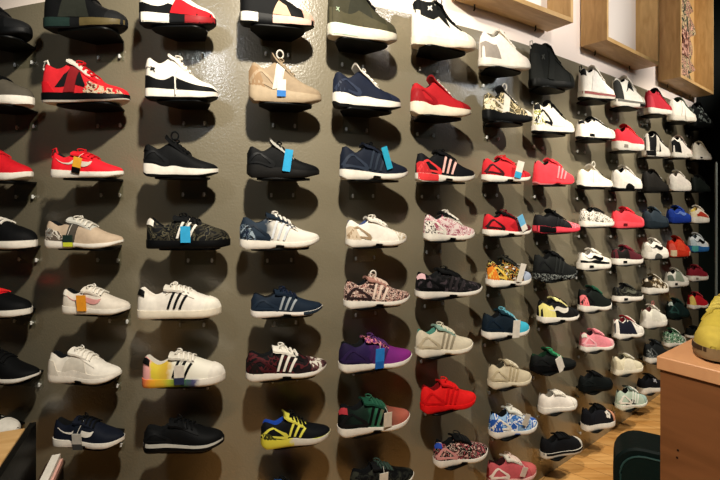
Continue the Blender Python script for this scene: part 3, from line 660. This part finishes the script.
S('roshe', 611, 643, 351, 375, '#d3caae', '#e0d8c2', 'cream low runner with dark collar, left of the wooden counter', lace='W2', lining='#3c3a2e', heel='#c9bfa2', panel='#ded6be', tongue='#8a846c')
S('runner', 615, 647, 383, 410, '#aebfae', '#d8dccb', 'mint and silver runner with black arch near the floor', lace='W', cage='W', stripes='#dfe2d8', soletop='W', lining='K2', panel='#2a302c', panel_q=[(.16, .02), (.5, .02), (.44, .2), (.2, .2)], toe='#9fb8b0', tongue='#7a8a82')
# ---- eleventh column
S('mid', 644, 672, 89, 115, '#ad2432', 'W', 'red sneaker with dark collar under the collage frame', lace='#8a1620', tongue='K', lining='K', eye='#b83040', toe='#b02a36', heel='#c03a48')
S('mid', 642, 670, 131, 157, '#d9d4c8', 'W', 'black and white sneaker with white straps, under the red dark-collared one', lace='W', heel='K', heel_u=.5, heel_v=.95, strap='W2', soleheel='K', sh_u=.3, tongue='K', lining='K', eye='K2')
S('mid', 641, 669, 168, 192, '#1a1815', '#151412', 'plain black sneaker with silver-grey laces, left of a white one', lace='LG', tongue='#2a2622', heel='#1a1815')
S('airmax', 642, 668, 205, 228, '#28323a', '#1c242a', 'slate grey sneaker left of the blue one', lace='#5a6a76', tongue='#35424c', heel='#222b32', toe='#303b44')
S('airmax', 642, 668, 236, 259, '#e2ddd2', 'W', 'white bulky runner with grey arch, left of the orange-red one', lace='W', shank='#4a4a46', tongue='W', heel='W2', swoosh='K2', lining='#8a857c')
S('airmax', 642, 668, 272, 294, ('mix', ['#4a3c28', '#2a2218', '#7a684a', '#d0c6b4'], 40), 'W', 'brown mottled runner with white sole and toe', lace='W2', tongue='#55482f', heel='#2e261a', toe='W2', eye='#d0c8b8')
S('airmax', 640, 667, 302, 328, '#e0dccd', 'W', 'all white runner above the grey striped one', lace='W', tongue='W2', lining='#6a3a38', heel='W', panel='#d6d2c4', bigloop='#b06a66')
S('runner', 643, 670, 336, 363, '#1c1f20', 'W', 'black runner with grey banded heel beside the counter corner', lace='K', heel=('mix', ['#3a3e3e', '#8a8e8c', '#2a2e2e'], 30), tongue='#2c3032', cage='#4a4e4e', heel_v=.5)
S('airmax', 639, 662, 371, 394, '#0e0f14', 'W', 'black runner with white sole half behind the counter', lace='K', tongue='K', emblem=(.5, .45, .05, '#9a9aa0'))
# ---- twelfth column
S('mid', 667, 696, 98, 122, '#d6d0c6', 'W2', 'white and grey mid-top with a loose hanging lace', lace='#2e4034', strap='W', lining='#1c241f', tongue='#3a4a3e', dangle='W', toe='W')
S('mid', 669, 692, 135, 158, '#ddd6cc', 'W', 'white sneaker with black heel and pink-grey toe', lace='W', heel='K', heel_u=.34, heel_v=.8, tongue='#b09a90', toe='#d8bdb2', lining='K', solefront='W2', eye='K2')
S('airmax', 667, 691, 169, 191, '#dcd4ca', 'W', 'plain white sneaker beside a black one near the wall end', lace='W', tongue='W2', heel='W', lining='#8a8278', toe='#e0d8ce')
S('airmax', 666, 691, 204, 223, '#1f3c96', '#1c3488', 'royal blue sneaker, sole included', lace='#3a5cb8', tongue='#2848a8', heel='#1f3c96', swoosh='#6a84c8', toe='#2a4cb0')
S('airmax', 667, 689, 234, 257, '#d03420', '#cf3a24', 'orange-red bulky runner with cream sole tips', lace='#e05a40', tongue='#a8241a', lining='#5a0f0c', soleheel='#d8c4a0', sh_u=.2, panel='#e0492e', heel='#d8584a', solefront='#d8b498', sf_u=.75)
S('airmax', 665, 688, 266, 287, '#d6d2c6', 'W', 'white runner with grey-green side, left of the burgundy one', lace='#6a746a', panel='#87907f', tongue='W2', heel='#5f685c', lining='K2', air='K2')
S('runner', 667, 688, 296, 319, '#10201f', '#0e1816', 'dark teal-black sneaker left of the red and yellow one', lace='#1d3634', tongue='#16302c', heeltab='#b8c4bc', cage='#24403c')
S('runner', 663, 685, 326, 347, ('mix', ['#2f5a3c', '#9ec4a4', '#1d3a28', '#d2ddcc'], 45), 'W', 'green leaf-print runner with white sole behind the counter', lace='W', tongue='#2f5a3c', toe='W2')
# ---- last column
S('mid', 688, 713, 103, 128, ('mix', ['#0c0f0d', '#0c0f0d', '#121614', '#8c948c'], 30), '#0d100e', 'black sneaker with pale flecks at the end of the wall', lace='K', tongue='K')
S('mid', 691, 711, 141, 160, '#ddd6c6', 'W', 'white and cream sneaker at the wall end, above a black one', lace='W2', tongue='#cfc4a8', lining='K2', eye='#c9bda2', air='K2')
S('mid', 690, 710, 174, 192, '#0f1411', '#0d110f', 'plain black sneaker at the wall end', lace='#1c2420', tongue='K')
S('airmax', 688, 709, 204, 223, '#ddd2c0', 'W', 'white sneaker with red side band and yellow collar', lace='W', panel='#b03a28', panel_q=[(.1, .1), (.8, .1), (.7, .36), (.14, .4)], tongue='W', heeltab='#d8c05a', heel='#dccfb0', lining='#b89a50')
S('airmax', 688, 708, 231, 252, '#cfd6da', '#2a62a0', 'pale blue-white sneaker with bright blue sole', lace='#3a464e', swoosh='K', tongue='#cfd6da', heel='#b8c6cc', toe='W', soleheel='#4a9a98', sh_u=.25, lining='#39434a')
S('airmax', 686, 708, 263, 281, '#7a1c28', 'W', 'burgundy red low runner with white sole at the wall end', lace='#98323c', tongue='#8a2430', air='#8a7a70', lining='#3a0c12')
S('runner', 687, 708, 290, 309, '#b81e28', 'W', 'red runner with yellow heel and white sole', lace='#d04a4a', heel='#e0c468', heel_v=.85, tongue='#8a2a38')
S('runner', 686, 705, 327, 338, '#0e1311', 'W', 'black sneaker with white sole peeking behind counter and yellow shoe', lace='K', tongue='K')


GROUP = 'sneakers on the display wall'
def outline_px(c, ang, L, wf):
    xs = []
    ca, sa = cos(ang), sin(ang)
    for u, w in ((0, 0), (.05, .09), (.05, -.09), (.7, .172), (.7, -.172), (.93, .105), (.93, -.105), (1, 0)):
        lx, ly = (u - .5) * L, w * wf
        xs.append(CX + F * (c.x + lx * ca - ly * sa) / (c.y + lx * sa + ly * ca))
    return min(xs), max(xs)
for i, s in enumerate(SHOES):
    xc = (s['x0'] + s['x1']) / 2; want = s['x1'] - s['x0']
    L = .29; px = xc
    for _ in range(30):
        c = line_pt(px); t = line_dir(px); n = wall_normal(px)
        # turn the shoe a little on its shelf towards the shopper
        view = -c.normalized()
        inc = atan2(n.x * view.y - n.y * view.x, n.dot(view))
        yaw = (inc - (-(px - 187) / 450)) * (.45 if px < 330 else 1.25)
        yaw = max(-.34, min(.2, yaw))
        rz = atan2(t.y, t.x) + yaw
        wf = max(.265, min(.31, L))
        a, b = outline_px(c, rz, L, wf)
        L *= 1 + .7 * (want / (b - a) - 1); L = max(.235, min(.385, L))
        px += (xc - (a + b) / 2) * .8
    Z = c.y - (.052 if s['ys'] > 215 else -.0)
    z = EYE + (HY - s['ys']) / F * Z
    ht = (s['ys'] - s['yt']) / F * c.y - .055 * (s['ys'] - HY) / F - .006
    st = STY[s['style']]
    o = st['op']; nominal = max(max(p[1] for p in st['top']), st['topf'](o + .03) + s.get('ext', st['ext']))
    HS = max(.21, min(.36, ht / nominal))
    col_big = want > 44
    root = empty(s.get('name', 'sneaker'), (c.x, c.y, z), rz)
    tag(root, s['label'], s.get('cat', 'sneaker'), GROUP)
    s['root'] = root; s['L'] = L; s['HS'] = HS
    make_shoe(root.name, s['style'], L, HS, wf, s, root, col_big)
    sh = empty('shoe_shelf', (c.x, c.y, z), atan2(t.y, t.x))
    short = s['label']
    while len(short.split()) > 11: short = short.rsplit(', ', 1)[0] if ', ' in short else ' '.join(short.split()[:11])
    tag(sh, 'black shelf plate under the ' + short, 'shelf', 'shoe shelves on the display wall')
    make_shelf(min(L, .31), min(wf, .29), sh, off(px))

# ------------------------------------------------------------------ box frames on the white wall
oak = wood('#c39a5e', '#d9b478', (1, 6, 1), .45, 5, 'pale_oak')
oak_dark = oak
white_board = plaster('#f2e9df', 'white_board')
def frame(xl, xr, ybl, height, label, backing=None, depth=.15, rim=.022, z=None):
    a = wall_pt(wall_at(xl), -.018); b = wall_pt(wall_at(xr), -.018)
    # straight box on a chord of the curving wall, standing clear of it on pegs
    t = (b - a).normalized(); n = Vector((t.y, -t.x))
    mid = (a + b) / 2; W = (b - a).length
    sag = max((p - mid).dot(n) for p in [wall_pt(q_, -.018) for q_ in [wall_at(xl) + (wall_at(xr) - wall_at(xl)) * k / 8 for k in range(9)]])
    mid = mid + n * (max(0, sag) + .002)
    zb = FRAME_Z
    root = empty('shadow_box_frame', (mid.x, mid.y, zb), atan2(t.y, t.x))
    H = height
    MB().box((0, -depth / 2, rim / 2), (W, depth, rim)).build('bottom_board', oak, root, 0)
    MB().box((0, -depth / 2, H - rim / 2), (W, depth, rim)).build('top_board', oak, root, 0)
    for s in (-1, 1):
        MB().box((s * (W / 2 - rim / 2), -depth / 2, H / 2), (rim, depth, H - 2 * rim)).build('side_board', oak, root, 0)
    bk = MB().box((0, -.008, H / 2), (W - 2 * rim, .012, H - 2 * rim)).build('back_board', white_board if not backing else oak, root, 0)
    bk['label'] = 'white back board' if not backing else 'plain wooden back board'
    for s in (-1, 1):
        MB().tube([(s * W * .32, -.02, -.0005), (s * W * .32, -.02, -.022), (s * W * .32, -.014, -.028)], .004, 8).build('hook', mat('#2a2420', .4), root)
    tag(root, label, 'frame', 'wooden box frames high on the wall')
    return root, W, H
w_ = wall_pt(wall_at(620)); FRAME_Z = EYE + 239 / 450 * D * 1.086
FR = [frame(452, 548, 0, .95, 'deep wooden box frame with white back, above the white mid-tops'),
      frame(583, 637, 0, .95, 'deep wooden box frame with white back, beside the collage frame'),
      frame(660, 695, 0, .95, 'wooden box frame holding a mottled paper collage', True)]
# the collage in the last frame: an abstract torn-paper column in relief
root, W, H = FR[2]
cm1 = mat(('mix', ['#2a3328', '#c9b48a', '#6a4a3c', '#d8a890', '#20281f', '#b88a70'], 15), .6)
def torn(cx, w, z0, z1, seed, y, dep=.012):
    rnd = random.Random(seed); n = 14; L_ = []; R_ = []
    for k in range(n + 1):
        zz = z0 + (z1 - z0) * k / n
        L_.append((cx - w * (.5 + .22 * rnd.uniform(-1, 1)), zz)); R_.append((cx + w * (.5 + .22 * rnd.uniform(-1, 1)), zz))
    mb = MB(); rows = []
    for (xa, zz), (xb, _) in zip(L_, R_):
        rows.append([Vector((xa, y, zz)), Vector((xa, y - dep, zz)), Vector((xb, y - dep, zz)), Vector((xb, y, zz)), Vector((xa, y, zz))])
    mb.grid(rows); mb.f.append((0, 1, 2, 3)); k = n * 5; mb.f.append((k + 3, k + 2, k + 1, k)); return mb
art = torn(-.01, W * .62, .03, H - .04, 3, -.0145, .03)
ao = art.build('collage', cm1, None, 0)
ao.location = root.location; ao.rotation_euler = root.rotation_euler
tag(ao, 'mottled torn-paper collage of pink, cream and green scraps inside the frame', 'artwork')
torn(-W * .30, W * .14, .03, H * .6, 8, -.0446, .008).build('dark_strip', mat(('mix', ['#1c2a1e', '#2c3a2a', '#141c14'], 40), .7), ao, 0)
torn(.03, W * .2, H * .3, H * .52, 12, -.0446, .01).build('paper_scrap', mat(('mix', ['#4a2a24', '#8a5a48', '#c9a08c'], 30), .7), ao, 0)

# ------------------------------------------------------------------ wooden counter with the yellow shoe
def px_ground(px, y, z):
    yy = (EYE - z) * F / (y - HY); return Vector(((px - CX) / F * yy, yy))
CT = 1.08
A = px_ground(658, 356, CT); B = px_ground(694, 338, CT)
db = (B - A).normalized(); df = Vector((db.y, -db.x))
ctr = empty('display_counter', (A.x, A.y, 0), atan2(db.y, db.x))
cw, cd = .75, .62     # along the back edge, and from the back edge to the front
cwood = wood('#6a4020', '#784a28', (1, 1, 5), .5, 4, 'shaded_brown_veneer')  # brown darkened so the front's shade sits in the colour
ctop = wood('#b88258', '#c49064', (1, 4, 1), .4, 4, 'tan_veneer')
MB().box((cw / 2, -cd / 2, (CT - .036) / 2), (cw - .008, cd - .008, CT - .036)).build('carcass', cwood, ctr, 0)
MB().prism([(-.002, .002), (-.002, -cd), (cw, -cd), (cw, .002)], CT - .035, CT, .002).build('counter_top', ctop, ctr, 0)
fl = Vector((.0, 0))
for yy, zz in ((-.045, .945 - .10), (-.043, .925 - .10)):
    MB().tube([(.0042, yy - .0, zz), (.0032, yy, zz)], .0028, 8).build('screw_hole', mat('#1c0f08', .8), ctr)
tag(ctr, 'brown wooden counter with tan top at the lower right', 'counter')

STY['skate'] = dict(STY['court']); 
sh_px = px_ground(735, 352, CT)
yr = empty('sneaker', (0, 0, CT + .0008), 0)
p = dict(upper='#a8943a', sole='#80694a', lining='#6a5c28', lace='#b8a650', tongue='#a8943a', toe='#ad9840', toe_r=1, soletop='#3a2a1c', eye='#a08c34', rough=.8)
SL = .31
make_shoe('sneaker', 'court', SL, .33, .32, p, yr, True)
ya = radians(222)
yc = px_ground(722, 356, CT)
dirv = Vector((cos(ya), sin(ya)))
yc = px_ground(713, 364, CT) - dirv * SL * .5
yr.location = (yc.x, yc.y, CT + .0008); yr.rotation_euler = (0, 0, ya)
tag(yr, 'yellow suede low sneaker with tan sole standing on the wooden counter', 'sneaker')

# ------------------------------------------------------------------ dark upholstered stool between the counter and the wall
bw = .38; bd = .17
CHP = Vector(((613 - CX) / F * 1.8, 1.8)); chz = .53
cha = radians(-30)
chm = CHP + Vector((cos(cha), sin(cha))) * bw / 2
chair = empty('ottoman', (chm.x, chm.y, 0), cha)
fab = mat('#0b1715', .55)
def rounded(w, h0, h1, r, n=7):
    pts = [(-w / 2, h0), (w / 2, h0)]
    for k in range(n): a = pi / 2 * k / (n - 1); pts.append((w / 2 - r + r * cos(a), h1 - r + r * sin(a)))
    for k in range(n): a = pi / 2 + pi / 2 * k / (n - 1); pts.append((-w / 2 + r + r * cos(a), h1 - r + r * sin(a)))
    return pts
def back_shape(w, h0, h1, r, y0, y1, bulge):
    pts = rounded(w, h0, h1, r); mb = MB(); n = len(pts)
    def Y(x): return -bulge * (abs(x) / (w / 2)) ** 2
    cz = (h0 + h1) / 2
    for y, k in ((y0, .97), (y0 + .008, 1), (y1 - .008, 1), (y1, .97)):
        for x, z in pts: mb.v.append(Vector((x * k, y + Y(x), cz + (z - cz) * k)))
    for a in range(3):
        for j in range(n):
            k = (j + 1) % n; mb.f.append((a * n + j, a * n + k, (a + 1) * n + k, (a + 1) * n + j))
    mb.f.append(tuple(reversed(range(n)))); mb.f.append(tuple(3 * n + j for j in range(n)))
    return mb
back_shape(bw, .06, chz, .10, 0, bd, 0).build('body', fab, chair, 40)
back_shape(bw - .05, .09, chz - .025, .085, -.008, 0.004, 0).build('side_cushion', mat('#0d1d1a', .5), chair, 40)
pp = rounded(bw - .05, .09, chz - .025, .085)
MB().tube([(x, -.008, z) for x, z in pp], .004, 6, True).build('piping', mat('#2a4440', .4), chair)
for sx in (-1, 1):
    for yy in (.05, bd - .05):
        MB().tube([(sx * .14, yy, .068), (sx * .14, yy, .0)], [.02, .015], 10).build('foot', mat('#14100c', .4), chair)
tag(chair, 'dark green upholstered stool with piped rounded edge behind the counter', 'stool')

# ------------------------------------------------------------------ wooden table at the lower left
TT = .75
P1 = px_ground(25, 428, TT); P2 = px_ground(0, 465, TT)
dl = (P1 - P2).normalized(); nl = Vector((-dl.y, dl.x))
tb = empty('display_table', (P1.x, P1.y, 0), atan2(-dl.y, -dl.x))   # local +x runs from the wall corner to the room, +y is to its right
tw, td = .60, .62
ttop = wood('#b98f58', '#cda670', (5, 1, 1), .4, 4, 'table_oak')
MB().prism([(0, -tw), (td, -tw), (td, 0), (0, 0)], TT - .022, TT, .002).build('table_top', ttop, tb, 0)
blk = mat('#0d0d0c', .4)
MB().box((td / 2 - .02, .0105, (TT - .004) / 2), (td + .05, .018, TT - .004)).build('side_panel', blk, tb, 0)
MB().box((.016, -tw / 2, (TT - .022) / 2), (.02, tw - .06, TT - .024)).build('back_panel', blk, tb, 0)
MB().box((td / 2, -tw + .016, (TT - .022) / 2), (td - .02, .02, TT - .024)).build('side_panel', blk, tb, 0)
tag(tb, 'wooden topped display table with black sides at the lower left', 'table')
# pale boards leaning flat against its side: a small stack on a low stand
st_ = empty('low_stand', (P1.x, P1.y, 0), atan2(-dl.y, -dl.x))
MB().box((.20, .064, .28), (.58, .052, .56)).build('stand_body', mat('#15120f', .5), st_, 0)
MB().box((.20, .064, .5655), (.60, .058, .01)).build('stand_top', mat('#3a2c22', .5), st_, 0)
tag(st_, 'dark narrow stand beside the wooden table at the lower left', 'stand')
for k, (c_, lab) in enumerate((('#d9a89c', 'pink flat box under the white one beside the wooden table'), ('W', 'white flat box on the pink one beside the wooden table'))):
    o = MB().prism([(-.08, .058), (.49, .058), (.49, .090 - k * .007), (-.08, .090 - k * .007)], .571 + k * .0185, .571 + k * .0185 + .018, .002).build('flat_box', mat(c_, .5), None, 0)
    o.location = st_.location; o.rotation_euler = st_.rotation_euler
    tag(o, lab, 'box', 'flat boxes beside the table')

# slim steel upright at the far right, in front of the dark side wall
po = empty('rack_post', (2.375, 3.0, 0), 0)
MB().tube([(0, 0, .012), (0, 0, 1.74), (0, 0, 1.752)], [.007, .007, .004], 10).build('post', mat('#5c625e', .35, .5), po)
MB().tube([(0, 0, 0), (0, 0, .012)], .09, 20).build('base', mat('#1a1c1b', .5), po)
tag(po, 'slim grey steel post by the dark side wall at the far right', 'post')

# ------------------------------------------------------------------ light: a row of ceiling spots along the wall, plus added ones for the frames
def spot(loc, aim, power, colr, size=.035, cone=150, blend=.6):
    l = bpy.data.lights.new('ceiling_or_added_spot', 'SPOT'); l.energy = power; l.color = colr; l.shadow_soft_size = size
    l.spot_size = radians(cone); l.spot_blend = blend
    o = bpy.data.objects.new('ceiling_or_added_spot', l); COL.objects.link(o); o.location = loc
    o.rotation_euler = (Vector(aim) - Vector(loc)).to_track_quat('-Z', 'Y').to_euler()
    return o
def mirror_spot(px, y, dist, power, colr, **k):
    q = wall_at(px); w = wall_pt(q); n = wall_normal(q)
    P = Vector((w.x, w.y, EYE + (HY - y) / F * w.y)); N3 = Vector((n.x, n.y, 0))
    d = (P - Vector((0, 0, EYE))).normalized(); r = d - 2 * d.dot(N3) * N3
    loc = P + r * (dist / r.dot(N3))
    aim = (w.x + n.x * .1, w.y + n.y * .1, .9)
    return spot(loc, aim, power, colr, **k)
WARM = (1, .86, .66); COOL = (.92, .96, 1)
def front_spot(px, power, colr, dist=1.3, up=1.2, az=1.0, skew=0, **k):
    w = wall_pt(px); q = w + (wall_normal(px) * (1 - skew) - w.normalized() * skew).normalized() * dist
    return spot((q.x, q.y, EYE + up), (w.x, w.y, az), power, colr, **k)
spot((.02, .38, EYE + 1.36), (-.36, 1.75, EYE - .32), 270, (1, .91, .77), cone=104, size=.045, blend=.4)
front_spot(560, 165, (1, .91, .77), dist=1.35, up=1.45, az=1.2, cone=46, blend=.6, size=.045, skew=.1)
front_spot(614, 165, (1, .91, .77), dist=1.35, up=1.45, az=1.3, cone=52, blend=.6, size=.045, skew=.15)
front_spot(670, 165, (1, .91, .77), dist=1.4, up=1.4, az=1.35, cone=62, blend=.6, size=.045, skew=.2)
mirror_spot(214, 62, 1.6, 20, COOL, cone=150, size=.11)
mirror_spot(470, 74, 1.5, 15, COOL, cone=150, size=.11)
for px, pw in ((500, 75), (600, 85), (690, 110)):  # added spots, only there to brighten the white upper wall and frames
    front_spot(px, pw, (1, .93, .86), dist=1.5, up=1.3, az=2.9, cone=70, blend=.8)
wd = bpy.data.worlds.new('room'); scene.world = wd; wd.use_nodes = True
wd.node_tree.nodes['Background'].inputs[0].default_value = (1, .9, .74, 1)
wd.node_tree.nodes['Background'].inputs[1].default_value = .008

cam = bpy.data.cameras.new('camera'); co = bpy.data.objects.new('camera', cam); COL.objects.link(co)
cam.sensor_width = 36; cam.sensor_fit = 'HORIZONTAL'; cam.lens = 36 * F / 720
cam.shift_y = -40 / 720; cam.clip_start = .02
co.location = (0, 0, EYE); co.rotation_euler = (pi / 2, 0, 0)
scene.camera = co
vs = scene.view_settings
vs.view_transform = 'Standard'; vs.look = 'None'; vs.gamma = 1; vs.exposure = 0
vs.use_curve_mapping = False
